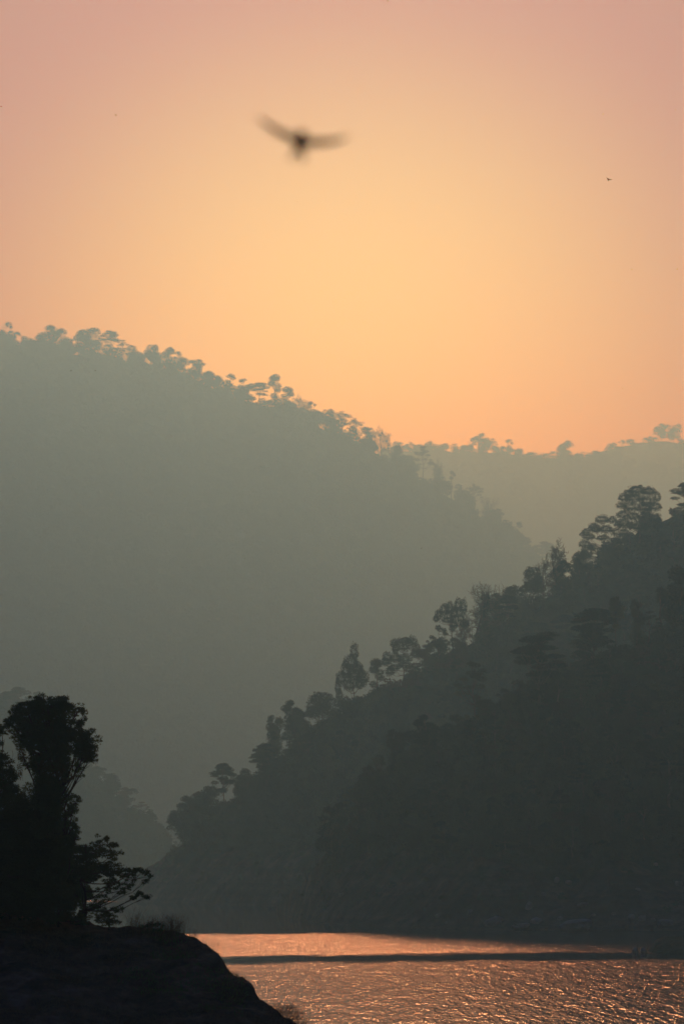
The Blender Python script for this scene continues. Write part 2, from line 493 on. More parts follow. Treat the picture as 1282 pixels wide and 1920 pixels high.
def branch(mb, a, b, r0, r1, sag=0.12, n=6, sides=5, wig=0.06):
    a, b = np.asarray(a, float), np.asarray(b, float)
    t = np.linspace(0, 1, n)[:, None]
    p = a + (b - a) * t
    L = np.linalg.norm(b - a)
    p[:, 2] += (np.sin(t[:, 0] * math.pi) * -sag * L)
    p += rng.normal(size=p.shape) * wig * L * np.sin(t * math.pi) * 0.5
    mb.tube(p, r0 + (r1 - r0) * t[:, 0] ** 0.8, sides)
    return p
def skeleton(cl, H, fork, r, lean=(0, 0), ntr=1, twig=True):
    mb = MB()
    forkp = np.array([lean[0], lean[1], fork])
    for k in range(ntr):
        off = np.array([rng.uniform(-.5, .5), rng.uniform(-.3, .3), 0]) * (k > 0) * H * 0.12
        branch(mb, np.array([0, 0, -0.06 * H]) + off, forkp + off, r * (1.25 - .3 * k), r * 0.8, 0.0, 8, 7, 0.05)
    top = np.array([lean[0] * 1.2, lean[1] * 1.2, max(c[2] for c in cl) - 0.05 * H])
    main = branch(mb, forkp, top, r * 0.8, r * 0.15, 0, 8, 6, 0.08)
    for c in cl:
        e = np.array(c[:3]) - np.array([0, 0, c[5] * 0.3])
        cand = main[main[:, 2] < e[2] - 0.03 * H]
        s = cand[-min(len(cand), int(rng.integers(1, 4)))] if len(cand) else forkp
        p = branch(mb, s, e, r * 0.38, r * 0.1, 0.1)
        if twig:
            for q in range(3):
                o = np.clip(rng.normal(size=3), -1.2, 1.2) * np.array(c[3:]) * 0.5
                branch(mb, p[-2], e + o, r * 0.12, r * 0.04, 0, 4, 3)
    return mb
def gen_clumps(style, H, W, n=None):
    cl = []
    if style == 'ragged':
        m = rng.integers(3, 6)
        for q in range(m):
            a = 2 * math.pi * (q + rng.uniform(-.3, .3)) / m
            off = W * rng.uniform(.12, .3)
            cx, cy, cz = math.cos(a) * off, math.sin(a) * off, H * (.82 if q == 0 else rng.uniform(.45, .78))
            R0 = W * rng.uniform(.16, .27)
            for k in range(n or 7):
                b, e = rng.uniform(0, 2 * math.pi), rng.uniform(-.5, 1.4)
                r = R0 * rng.uniform(.3, .62)
                cl.append((cx + math.cos(b) * math.cos(e) * (R0 - r * .5), cy + math.sin(b) * math.cos(e) * (R0 - r * .5), cz + math.sin(e) * R0 * .75, r * 1.1, r * 1.1, r * rng.uniform(.65, 1.0)))
        for k in range(13):
            a, r, q = rng.uniform(0, 2 * math.pi), W * rng.uniform(.11, .19), rng.uniform(.05, .3)
            cl.append((math.cos(a) * W * q, math.sin(a) * W * q, H * rng.uniform(.12, .6), r, r, r * 1.0))
    elif style == 'dome':
        for k in range(n or 22):
            a, e = rng.uniform(0, 2 * math.pi), rng.uniform(-0.35, 1.5)
            r = W * rng.uniform(.14, .21)
            rr = (W / 2 - r)
            cl.append((math.cos(a) * math.cos(e) * rr, math.sin(a) * math.cos(e) * rr, H * .52 + math.sin(e) * (H * .48 - r * .6) - (H * .1 if e < .1 else 0), r, r, r * .75))
        cl.append((0, 0, H * .55, W * .3, W * .3, H * .26))
    elif style == 'umbrella':
        for (zz, ww, m) in ((.97, .62, 9), (.86, .95, 13), (.72, 1.0, 9), (.55, .7, 4)):
            for k in range(m):
                a, q = rng.uniform(0, 2 * math.pi), math.sqrt(rng.uniform(.05, 1))
                r = W * rng.uniform(.09, .15)
                cl.append((math.cos(a) * q * (W * ww / 2 - r), math.sin(a) * q * (W * ww / 2 - r), H * (zz - .09 * q * q) - r * .2 + rng.normal() * .03 * H, r * 1.15, r * 1.15, r * rng.uniform(.24, .42)))
    elif style == 'tall':
        for k in range(n or 11):
            a, e = rng.uniform(0, 2 * math.pi), rng.uniform(-.6, 1.5)
            r = W * rng.uniform(.15, .23)
            rr = W / 2 - r
            cl.append((math.cos(a) * math.cos(e) * rr, math.sin(a) * math.cos(e) * rr, H * .78 + math.sin(e) * (H * .22 - r * .5), r, r, r * .7))
    elif style == 'cone':
        for k in range(n or 22):
            h = rng.uniform(0.0, 1)
            a = rng.uniform(0, 2 * math.pi)
            r = W * rng.uniform(.1, .17) * (1.15 - .5 * h)
            rr = max(0, (W / 2) * (1 - h) ** .7 - r * .6)
            cl.append((math.cos(a) * rr, math.sin(a) * rr, H * (.34 + .62 * h) - r * .3, r, r, r * .75))
    elif style == 'bush':
        for k in range(n or 16):
            a, e = rng.uniform(0, 2 * math.pi), rng.uniform(-.1, 1.5)
            r = W * rng.uniform(.14, .22)
            rr = W / 2 - r
            cl.append((math.cos(a) * math.cos(e) * rr, math.sin(a) * math.cos(e) * rr, H * .3 + math.sin(e) * (H * .7 - r * .6), r, r, r * .75))
        cl.append((0, 0, H * .42, W * .3, W * .3, H * .34))
    elif style == 'column':
        for k in range(n or 18):
            h = rng.uniform(.1, 1)
            a = rng.uniform(0, 2 * math.pi)
            r = W * rng.uniform(.2, .3)
            rr = (W / 2 - r) * (1 - .5 * max(0, h - .7) / .3)
            cl.append((math.cos(a) * rr, math.sin(a) * rr, H * h - r * .6, r, r, r * .9))
    elif style == 'sparse':
        for k in range(n or 20):
            a, e = rng.uniform(0, 2 * math.pi), rng.uniform(-.2, 1.5)
            r = W * rng.uniform(.08, .14)
            q = rng.uniform(.55, 1)
            cl.append((math.cos(a) * math.cos(e) * W * .45 * q, math.sin(a) * math.cos(e) * W * .45 * q, H * .55 + math.sin(e) * H * .42 * q, r, r, r * .4))
    return cl
KINDS = {}
def kind(key, name, style, H, W, fork, leaf, dens, bark=M_bark, leafm=M_leaf, r=None, clumps=None, lean=(0, 0), n=None, ntr=1, twig=True, droop=0.0):
    cl = clumps or gen_clumps(style, H, W, n)
    t = skeleton(cl, H, fork * H, r or H * .018, lean, ntr, twig).mesh('trunk', True)
    mb = MB()
    clump_leaves(mb, cl, leaf, dens, droop=droop)
    c = mb.mesh('crown')
    t.materials.append(bark)
    c.materials.append(leafm)
    KINDS[key] = (name, t, c, H, W)
def bare_tree(key, name, H, W, seed, clear=0.35):
    mb = MB()
    lr = np.random.default_rng(seed)
    def grow(p, d, L, r, lev):
        n = 5
        pts = [p]
        dd = d
        for k in range(n):
            dd = dd + lr.normal(size=3) * .13 + np.array([0, 0, .05])
            dd /= np.linalg.norm(dd)
            pts.append(pts[-1] + dd * L / n)
        pts = np.array(pts)
        mb.tube(pts, np.linspace(r, r * .45, n + 1), 6 if lev < 2 else 3)
        if lev >= 4:
            return
        m = (9, 6, 5, 4)[lev]
        for k in range(m):
            f = clear + (1 - clear) * (k + .6) / m if lev == 0 else .3 + .7 * (k + .5) / m
            i = min(n, int(f * n))
            a = lr.uniform(0, 2 * math.pi)
            side = np.cross(pts[min(i + 1, n)] - pts[max(i - 1, 0)], [math.cos(a), math.sin(a), .3])
            side /= np.linalg.norm(side) + 1e-9
            nd = dd * .55 + side * .85 + np.array([0, 0, .12])
            nd /= np.linalg.norm(nd)
            grow(pts[i], nd, L * (.5 if lev == 0 else .58) * lr.uniform(.8, 1.15) * (1.1 - .35 * f if lev == 0 else 1), max(r * (.5 - .15 * f), .05), lev + 1)
    grow(np.array([0, 0, -.05 * H]), np.array([0, 0, 1.0]), H * .86, H * .022, 0)
    me = mb.mesh('trunk', True)
    me.materials.append(M_bark)
    KINDS[key] = (name, me, None, H, W)

kind('dome1', 'broad_tree', 'ragged', 13, 12, .25, .34, .6)
kind('rag1', 'broad_tree', 'ragged', 15, 12, .25, .34, .55)
kind('rag2', 'broad_tree', 'ragged', 12, 12, .22, .32, .55)
kind('rag3', 'broad_tree', 'ragged', 16, 11, .28, .34, .5)
kind('dome2', 'broad_tree', 'ragged', 14, 13, .25, .36, .55, n=9)
kind('dome3', 'broad_tree', 'ragged', 12, 9, .25, .32, .6, n=6)
kind('umb1', 'umbrella_tree', 'umbrella', 19, 16, .36, .34, .62, bark=M_bark_pale, r=.34)
kind('umb2', 'umbrella_tree', 'umbrella', 14, 14, .4, .34, .5, r=.24)
kind('tall1', 'tall_tree', 'tall', 18, 8, .55, .36, .55, bark=M_bark_pale)
kind('tall2', 'tall_tree', 'tall', 16, 6.5, .6, .34, .55, n=8)
kind('cone1', 'pointed_tree', 'cone', 15, 9, .28, .34, .55)
kind('cone2', 'pointed_tree', 'cone', 13, 7.5, .25, .34, .6, n=16)
kind('bush1', 'bushy_tree', 'bush', 8, 9, .2, .34, .6)
kind('bush2', 'bushy_tree', 'bush', 7, 8, .2, .32, .6, n=12)
kind('col1', 'creeper_clad_tree', 'column', 14, 6, .4, .34, .6)
kind('sp1', 'thin_crowned_tree', 'sparse', 12, 9, .3, .26, .5)
kind('sp2', 'thin_crowned_tree', 'sparse', 10, 8.5, .35, .24, .35, n=26)
bare_tree('bare1', 'bare_tree', 15, 9, 4, .3)
bare_tree('bare2', 'bare_tree', 10, 8, 9, .15)
# single trees of the right hills' skyline, each with its own crown
u = 0.16
def pxc(lst, base, dep=0.55):
    """crown lobes given as (right, up, half width, half height) in photo pixels round the trunk foot -> metres"""
    out = []
    for i, (x, y, rx, ry) in enumerate(lst):
        out.append(((x - base[0] + rng.normal() * 1.5) * u, rng.normal() * rx * u * dep, (base[1] - y + rng.normal() * 2) * u, rx * u * rng.uniform(.85, 1.15), rx * u * .9, ry * u * rng.uniform(1.1, 1.75)))
    return out
cl = pxc([(664, 1224, 9, 9), (656, 1234, 13, 9), (672, 1238, 12, 9), (650, 1244, 12, 8), (664, 1249, 16, 8), (680, 1250, 11, 8), (640, 1256, 11, 7), (655, 1260, 12, 6), (676, 1262, 10, 5),
          (633, 1263, 7, 7), (634, 1272, 7, 5), (618, 1281, 8, 5), (630, 1283, 10, 5), (645, 1281, 10, 5), (652, 1290, 9, 4)], (664, 1292), .5)
kind('pine', 'pointed_tree', '', 78 * u, 70 * u, .16, .3, .9, clumps=cl, r=.22)
cl = pxc([(818, 1152, 6, 4), (823, 1148, 8, 5), (832, 1143, 10, 7), (842, 1141, 9, 7), (850, 1148, 10, 8), (858, 1136, 8, 8), (866, 1142, 8, 9), (838, 1155, 12, 5), (822, 1163, 7, 4), (851, 1158, 9, 5), (872, 1155, 8, 5), (847, 1165, 5, 4), (862, 1154, 8, 6)], (850, 1198), .5)
kind('lean', 'leaning_tree', '', 70 * u, 64 * u, .33, .28, .9, clumps=cl, r=.2, lean=(-4 * u, 0))
cl = pxc([(757, 1199, 18, 6), (742, 1204, 10, 7), (772, 1203, 11, 7), (738, 1214, 9, 8), (776, 1214, 10, 7), (757, 1213, 12, 7), (726, 1227, 10, 7), (740, 1230, 12, 7), (758, 1228, 14, 7), (778, 1228, 11, 7), (788, 1222, 9, 6), (724, 1240, 9, 6), (738, 1245, 12, 6), (757, 1242, 12, 5), (778, 1243, 12, 5), (768, 1252, 10, 5), (730, 1254, 12, 7)], (756, 1275), .6)
kind('domeB', 'broad_tree', '', 82 * u, 78 * u, .2, .3, .9, clumps=cl, r=.24)
cl = pxc([(1195, 921, 20, 8), (1178, 926, 14, 8), (1215, 925, 16, 8), (1170, 938, 12, 8), (1192, 938, 16, 8), (1214, 940, 16, 8), (1232, 934, 10, 8), (1165, 950, 11, 6), (1182, 953, 14, 7), (1205, 955, 16, 7), (1228, 954, 12, 7), (1166, 968, 12, 8), (1185, 970, 14, 7), (1208, 972, 14, 6), (1230, 970, 12, 8), (1172, 985, 14, 7), (1200, 988, 18, 7), (1225, 988, 14, 8)], (1198, 1020), .6)
kind('domeC', 'broad_tree', '', 108 * u, 80 * u, .2, .34, .85, clumps=cl, r=.3)
cl = pxc([(1128, 980, 12, 7), (1112, 987, 10, 6), (1145, 980, 11, 7), (1158, 984, 10, 7), (1099, 1000, 8, 5), (1115, 999, 12, 7), (1136, 997, 14, 8), (1156, 1000, 10, 8), (1092, 1008, 6, 4), (1106, 1013, 12, 6), (1130, 1013, 12, 6), (1160, 1016, 8, 7), (1095, 1025, 12, 7), (1112, 1030, 12, 6)], (1132, 1050), .55)
kind('domeD', 'broad_tree', '', 78 * u, 76 * u, .18, .3, .85, clumps=cl, r=.24)

STYLE_WORD = {'rag1': 'ragged crowned tall tree', 'rag2': 'wide ragged leafy tree', 'rag3': 'tall uneven leafy tree', 'dome1': 'round topped leafy tree', 'dome2': 'broad lumpy leafy tree', 'dome3': 'small round crowned tree', 'umb1': 'great flat layered umbrella tree', 'umb2': 'flat topped umbrella tree', 'tall1': 'tall pale trunked tree', 'tall2': 'slender long trunked tree',
              'cone1': 'pointed leafy tree', 'cone2': 'small pointed tree', 'bush1': 'low bushy tree', 'bush2': 'small rounded bushy tree', 'col1': 'tall creeper clad tree', 'sp1': 'thin crowned airy tree', 'sp2': 'wispy thin leaved tree', 'bare1': 'leafless tree', 'bare2': 'small leafless tree'}
used = {}
def place(key, hill, x, base_y, h_px, w_px, label, group=None, rot=None, sink=0.0, cat='tree'):
    name, tm, cm, H, W = KINDS[key]
    p = hill.at(x, base_y)
    s = p.y / FPX
    sz, sx = h_px * s / H, w_px * s / W
    # the foot keeps to the ground even where the crest hides it
    if rot is None: rot = rng.uniform(0, 2 * math.pi)
    loc = (p.x, p.y, p.z - sink * h_px * s)
    if key in used:
        o = dup(used[key], label, loc, rot, (sx, sx, sz), group)
        if not group and 'group' in o: del o['group']
    else:
        o = thing(name, label, cat, loc, group)
        o.rotation_euler = (0, 0, rot)
        o.scale = (sx, sx, sz)
        link('trunk', tm, None, o)
        if cm: link('crown', cm, None, o)
        used[key] = o
    return o
def topped(key, hill, x, top, h, w, label, group=None, rot=None):
    """a tree whose top is seen at pixel x, top: its foot stands h pixels lower, or on the crest if that is lower"""
    cy = hill.crest_y(x)
    base = max(top + h, cy)
    return place(key, hill, x, base, base - top, w, label, group, rot)

# skyline of the farther right hill
SA = 'on the skyline of the hazier right hill'
rimA = [('pine', 664, 1214, 78, 70, 'pointed gappy tree ' + SA, 0), ('lean', 850, 1128, 70, 64, 'leaning tree with a lopsided crown left of the leafless tree', 0),
        ('domeB', 756, 1193, 82, 78, 'broad stacked tree ' + SA, 0), ('domeC', 1198, 912, 108, 80, 'largest stacked crown high ' + SA, 0), ('domeD', 1132, 973, 78, 76, 'wide ragged tree just below the largest crown of the hazier right hill', 0),
        ('bare1', 892, 1102, 92, 74, 'tall leafless tree with fine twigs ' + SA, None), ('bare2', 866, 1160, 45, 46, 'short leafless tree between leaning tree and tall leafless tree', None),
        ('umb2', 1290, 904, 85, 80, 'flat topped tree at the photo edge ' + SA, None), ('bare2', 1042, 1024, 50, 60, 'leafless scrubby tree below the ragged wide crown ' + SA, None), ('bare2', 1016, 1048, 40, 44, 'lowest of the leafless scrubby trees on the hazier right hill', None),
        ('bush1', 998, 1062, 45, 50, 'bushy tree under the leafless scrub ' + SA, None), ('bush2', 962, 1098, 40, 60, 'flat rounded bush right of the tall leafless tree', None), ('dome3', 930, 1112, 60, 58, 'round tree touching the tall leafless tree on its right', None),
        ('dome3', 908, 1112, 90, 30, 'narrow tree hung with creepers behind the tall leafless tree', None), ('dome1', 822, 1172, 72, 56, 'round tree just under the leaning tree', None), ('dome3', 800, 1205, 55, 44, 'small tree between the stacked lobes and the leaning tree', None),
        ('col1', 706, 1234, 55, 34, 'creeper draped tree right of the pointed tree', None), ('bush1', 604, 1297, 40, 70, 'low spreading bush left of the pointed tree', None), ('dome2', 552, 1318, 60, 60, 'round tree at the top of the steep drop of the hazier hill', None),
        ('dome3', 516, 1342, 55, 48, 'tree leaning over the steep drop of the hazier hill', None), ('dome1', 500, 1368, 70, 56, 'bulging tree halfway down the steep drop of the hazier hill', None), ('umb2', 490, 1408, 50, 56, 'flat tree reaching out low on the steep drop of the hazier hill', None),
        ('umb2', 421, 1432, 58, 62, 'wispy flat topped tree standing alone above dark bushes', None), ('bush2', 455, 1454, 32, 36, 'small bush right of the wispy flat topped tree', None),
        ('bush1', 398, 1472, 60, 70, 'dark bush at the foot of the wispy flat topped tree', None), ('dome2', 368, 1490, 76, 70, 'dark rounded tree low on the hazier right hill', None), ('dome2', 346, 1512, 78, 72, 'dark tree with bare trunks at the tip of the slope', None)]
for key, x, top, h, w, lab, rot in rimA:
    topped(key, hillA, x, top, h, w, lab, 'skyline trees of the hazier right hill', rot)
SB = 'on the darker right hillside'
rimB = [('umb1', 1008, 1187, 160, 132, 'great layered umbrella tree with a pale forked trunk ' + SB, None), ('umb2', 1112, 1142, 110, 116, 'flat topped umbrella tree right of the great layered one', None), ('col1', 1108, 1172, 120, 62, 'dark creeper clad tree under the flat topped umbrella tree', None),
        ('umb2', 1152, 1118, 70, 40, 'small flat topped tree above the umbrella trees', None), ('dome3', 1192, 1122, 62, 36, 'round tree right of the small flat topped tree', None), ('tall2', 1236, 1100, 90, 40, 'slender tree beside the edge of the photo ' + SB, None), ('col1', 1274, 1062, 130, 60, 'tall dark tree cut by the photo edge ' + SB, None),
        ('sp1', 888, 1238, 70, 84, 'pale airy tree left of the great umbrella tree', None), ('cone1', 925, 1308, 100, 56, 'dark pointed tree below the pale airy tree', None), ('col1', 885, 1350, 90, 46, 'dark narrow tree left of the dark pointed one', None), ('dome1', 846, 1338, 66, 60, 'round tree at the outer edge of the darker wood', None),
        ('dome2', 800, 1346, 70, 66, 'broad tree on the outline of the darker wood', None), ('dome3', 742, 1366, 66, 56, 'leafy tree on the outward bend of the darker wood', None), ('dome1', 706, 1412, 62, 54, 'round tree halfway down the outline of the darker wood', None), ('dome3', 684, 1446, 60, 46, 'small round tree low on the outline of the darker wood', None),
        ('dome2', 634, 1512, 84, 72, 'lowest tree on the outline of the darker wood', None), ('dome1', 680, 1500, 80, 66, 'round tree next to the lowest outline tree', None), ('dome2', 778, 1486, 96, 84, 'broad dark tree above the bare reddish slope', None), ('col1', 716, 1478, 90, 52, 'narrow dark tree above the bare reddish slope', None), ('tall1', 1152, 1380, 130, 56, 'tall tree with a pale bare trunk in the dark wood', None), ('tall1', 1250, 1390, 140, 56, 'tall pale trunked tree in the dark wood beside the photo edge', None)]
for key, x, top, h, w, lab, rot in rimB:
    topped(key, hillB, x, top, h, w, lab, 'skyline trees of the darker right hill', rot)

# the wood inside the outlines
silA = [(300, 1562), (325, 1532), (350, 1505), (395, 1482), (455, 1460), (470, 1435), (490, 1388), (510, 1352), (545, 1328), (600, 1308), (640, 1303), (700, 1285), (760, 1255), (800, 1240), (850, 1215), (880, 1180), (900, 1135), (940, 1118), (985, 1092), (1020, 1065), (1060, 1040), (1100, 1015), (1160, 990), (1200, 945), (1260, 935), (1320, 915)]
silB = [(600, 1545), (625, 1522), (680, 1460), (700, 1425), (740, 1382), (800, 1360), (850, 1345), (900, 1318), (940, 1275), (1000, 1230), (1050, 1200), (1100, 1185), (1180, 1165), (1230, 1125), (1260, 1090), (1320, 1070)]
def fill(hill, sil, low, x0, x1, spacing, nmax, styles, hl, where, group, hid=None, hrange=(58, 92)):
    pts = []
    for tries in range(20000):
        x = rng.uniform(x0, x1)
        ys, yl = interp(sil, x), interp(low, x)
        if hid is not None: yl = min(yl, interp(hid, x) + 30)
        if yl - ys < 8: continue
        top = rng.uniform(ys, yl)
        if all((x - a) ** 2 + ((top - b) * 1.25) ** 2 > spacing ** 2 for a, b in pts):
            pts.append((x, top))
    pts = sorted(pts, key=lambda q: q[1])
    if len(pts) > nmax:
        pts = [pts[i] for i in sorted(rng.choice(len(pts), nmax, replace=False))]
    for x, top in pts:
        key = styles[rng.integers(len(styles))]
        h = rng.uniform(*hrange)
        w = h * rng.uniform(.75, 1.05) * (KINDS[key][4] / KINDS[key][3]) * 1.15
        f = (top - interp(sil, x)) / max(1, interp(low, x) - interp(sil, x))
        band = 'high up' if f < .33 else ('halfway up' if f < .66 else 'low down')
        topped(key, hill, x, top, h, min(w, 85), f'{STYLE_WORD[key]} {band} in {where}', group)
lowB = [(600, 1560), (640, 1545), (700, 1535), (780, 1535), (900, 1545), (1050, 1540), (1200, 1530), (1320, 1520)]
lowA = [(300, 1570), (400, 1520), (500, 1540), (620, 1540), (1320, 1500)]
mix1 = ['rag1', 'rag2', 'rag3', 'dome1', 'dome2', 'dome3', 'col1', 'cone1', 'bush1', 'dome2', 'tall1', 'bush2', 'sp1', 'cone2', 'umb2', 'dome1']
fill(hillA, silA, lowA, 330, 1300, 34, 66, mix1, 0, 'the hazier wood on the right', 'wood on the hazier right hill', silB, (50, 78))
fill(hillB, silB, lowB, 610, 1300, 37, 104, mix1, 0, 'the dark wood on the right', 'wood on the darker right hill')

# skylines of the far mountains and the low hill behind the near trees
def ridge(hill, rows, where, group, hdef=42):
    for i, r in enumerate(rows):
        key, x, top, w = r[:4]
        w *= 1.32 if key not in ('tall2', 'col1') else 1.1
        if key == 'dome1': key = ('dome1', 'rag1', 'rag2', 'rag3')[i % 4]
        h = r[4] if len(r) > 4 else hdef
        n = {0: 'topmost', len(rows) - 1: 'last'}.get(i, None)
        nth = ['first', 'second', 'third', 'fourth', 'fifth', 'sixth', 'seventh', 'eighth', 'ninth', 'tenth', 'eleventh', 'twelfth', 'thirteenth', 'fourteenth', 'fifteenth', 'sixteenth', 'seventeenth', 'eighteenth', 'nineteenth', 'twentieth'][i % 20]
        part = 'upper half of ' if i < 20 < len(rows) else ('lower half of ' if len(rows) > 20 else '')
        topped(key, hill, x, top, h, w, f'{STYLE_WORD[key]}, {nth} rightward along the {part}{where}', group)
ridge(hillM, [('dome1', 3, 606, 34, 70), ('dome3', 22, 626, 26), ('dome1', 56, 633, 36), ('dome2', 92, 617, 54, 80), ('bush1', 128, 640, 34), ('dome2', 160, 626, 56, 62), ('umb2', 205, 627, 38, 56), ('sp1', 228, 640, 30), ('dome1', 256, 645, 38, 50), ('bush1', 286, 656, 30), ('dome3', 314, 658, 28), ('dome1', 337, 668, 30), ('dome3', 368, 683, 32), ('sp2', 388, 696, 26), ('bush2', 407, 706, 26), ('tall2', 431, 706, 24, 58), ('dome1', 456, 715, 36), ('umb2', 486, 722, 40), ('col1', 514, 709, 26, 64), ('col1', 539, 732, 26, 50),
              ('bare2', 563, 746, 26), ('dome1', 584, 751, 36, 60), ('bush1', 616, 776, 30), ('sp2', 641, 769, 36, 48), ('sp2', 667, 784, 30, 46), ('dome3', 690, 802, 28), ('bare2', 716, 808, 32, 46), ('bush2', 744, 836, 28), ('bush1', 770, 862, 28), ('sp1', 793, 838, 36, 74), ('bare2', 818, 868, 30), ('tall2', 846, 880, 17, 50), ('dome1', 868, 908, 32), ('sp2', 888, 912, 30, 56), ('bare1', 908, 942, 26, 50), ('dome3', 930, 958, 30), ('sp1', 948, 974, 30), ('dome1', 963, 984, 30, 50), ('umb2', 1022, 1018, 46, 70), ('dome1', 988, 1014, 36)],
      'misty left mountain crest', 'skyline trees of the left mountain')
ridge(hillR, [('dome3', 746, 829, 24), ('sp2', 768, 829, 26), ('dome1', 798, 834, 30), ('dome3', 831, 832, 26), ('sp1', 852, 838, 26), ('dome1', 877, 830, 28, 46), ('dome2', 905, 823, 34, 50), ('sp1', 924, 824, 24, 46), ('rag3', 952, 821, 26, 48), ('bush1', 976, 845, 26), ('dome3', 1001, 850, 26), ('dome1', 1034, 846, 28), ('dome2', 1057, 844, 32, 50), ('sp1', 1092, 852, 24), ('dome2', 1126, 848, 40, 52), ('dome1', 1156, 853, 30), ('dome3', 1180, 862, 28), ('dome1', 1212, 868, 32), ('bush1', 1236, 874, 28), ('dome1', 1270, 876, 32)],
      'pale distant ridge', 'skyline trees of the distant ridge', 34)
ridge(hillQ, [('dome3', 1146, 838, 24), ('dome1', 1166, 832, 26), ('dome3', 1186, 828, 24), ('dome1', 1206, 822, 28), ('dome3', 1222, 818, 22), ('dome2', 1241, 815, 30), ('dome1', 1263, 817, 28), ('dome3', 1282, 830, 26)],
      'palest farthest ridge', 'skyline trees of the farthest ridge', 32)
ridge(hillS, [('dome2', 22, 1296, 66, 60), ('dome1', 62, 1300, 44, 50), ('dome3', 95, 1314, 40), ('dome1', 186, 1424, 36), ('bush1', 208, 1450, 36), ('dome3', 238, 1478, 36), ('sp1', 268, 1504, 34), ('bush2', 300, 1545, 36)],
      'low misty hill behind the near trees', 'skyline trees of the low misty hill')

# the uncountable rest of the forest
def forest(name, label, hill, n, sil, x0, x1, size, leaf, per, zmin, mt, tmax=1.0, jmin=3):
    V = MB()
    rng.uniform()
    nc = hill.Z.shape[0]
    done = 0
    base = []
    for k in range(6):
        mb = MB()
        cl = []
        for q in range(6):
            a = rng.uniform(0, 2 * math.pi)
            cl.append((math.cos(a) * .3, math.sin(a) * .3, rng.uniform(.12, .72), rng.uniform(.24, .36), rng.uniform(.24, .36), rng.uniform(.2, .3)))
        clump_leaves(mb, cl, leaf / size, per)
        base.append(np.concatenate(mb.V))
    while done < n:
        i, j = rng.integers(nc - 1), rng.integers(jmin, hill.nfront)
        if not x0 < hill.xs[i] < x1 or hill.Z[i, j] < zmin + rng.normal() * 2: continue
        f = rng.uniform()
        p = np.array([hill.X[i, j] * (1 - f) + hill.X[i + 1, j] * f, hill.D[i, j] * (1 - f) + hill.D[i + 1, j] * f, hill.Z[i, j] * (1 - f) + hill.Z[i + 1, j] * f])
        s = size * rng.uniform(.55, 1.1)
        if sil is not None:
            py = proj(p)[1]
            room = (py - interp(sil, hill.xs[i]) - 3) * p[1] / FPX
            s = min(s, room * (1.15 if jmin == 3 else rng.uniform(.75, 1.4)))
            if s < size * .22: continue
        b = base[rng.integers(6)]
        a = rng.uniform(0, 2 * math.pi)
        Rz = np.array([[math.cos(a), math.sin(a), 0], [-math.sin(a), math.cos(a), 0], [0, 0, 1]])
        v = (b @ Rz) * np.array([s, s, s * rng.uniform(.8, 1.2)]) + p - np.array([0, 0, .12 * s])
        V.add(v, np.arange(len(v)).reshape(-1, 4))
        done += 1
    o = link(name, V.mesh(name), mt)
    o['kind'] = 'stuff'
    o['label'] = label
    return o
silM = [(-1500, 400), (-300, 560), (0, 621), (40, 633), (92, 627), (125, 635), (160, 633), (205, 645), (256, 647), (314, 659), (368, 685), (400, 703), (440, 721), (486, 726), (520, 735), (563, 759), (600, 773), (640, 785), (690, 807), (744, 841), (775, 865), (830, 901), (880, 925), (920, 959), (960, 985), (1000, 1029), (1050, 1100), (1200, 1250), (1400, 1380)]
silR = [(300, 980), (640, 870), (740, 828), (800, 831), (870, 831), (950, 833), (1000, 845), (1060, 844), (1130, 847), (1200, 860), (1282, 873), (1600, 890), (2000, 940)]
silQ = [(700, 980), (1100, 845), (1150, 833), (1200, 825), (1240, 821), (1300, 831), (1500, 790), (2100, 830)]
silS = [(-900, 1000), (-300, 1150), (0, 1300), (60, 1312), (120, 1372), (180, 1436), (230, 1490), (300, 1552), (340, 1600), (420, 1680)]
forest('forest', 'misty forest covering the great left mountain', hillM, 3600, silM, -400, 1200, 22, 3.0, .45, 20, M_leaf_far)
forest('forest', 'misty tree tops closing the gaps along the left mountain crest', hillM, 2600, silM, -250, 1080, 24, 2.2, .9, 60, M_leaf_far, 57)
forest('forest', 'pale forest on the distant ridge', hillR, 700, silR, 640, 1500, 24, 3.0, .45, 150, M_leaf_far)
forest('forest', 'pale tree tops closing the gaps along the distant ridge', hillR, 1000, silR, 640, 1400, 40, 3.4, .9, 150, M_leaf_far, 37)
forest('forest', 'palest forest on the farthest ridge', hillQ, 520, silQ, 1000, 1500, 44, 3.8, .8, 300, M_leaf_far, 34)
forest('forest', 'dim forest on the low hill behind the near trees', hillS, 420, silS, -500, 400, 12, 1.1, .45, 6, M_leaf_far)
forest('undergrowth', 'dense undergrowth below the trees of the hazier right hill', hillA, 3400, silA, 300, 1450, 4.6, .75, .5, 17, M_leaf)
forest('undergrowth', 'dense undergrowth below the trees of the darker right hill', hillB, 4200, silB, 590, 1450, 3.4, .55, .5, 16, M_leaf)
forest('undergrowth', 'low scrub scattered over the bare slope above the water', hillB, 260, None, 540, 1500, 1.6, .3, .4, 4, M_leaf)
forest('undergrowth', 'low scrub on the far bare slope', hillA, 160, None, 230, 700, 2.0, .35, .4, 5, M_leaf)

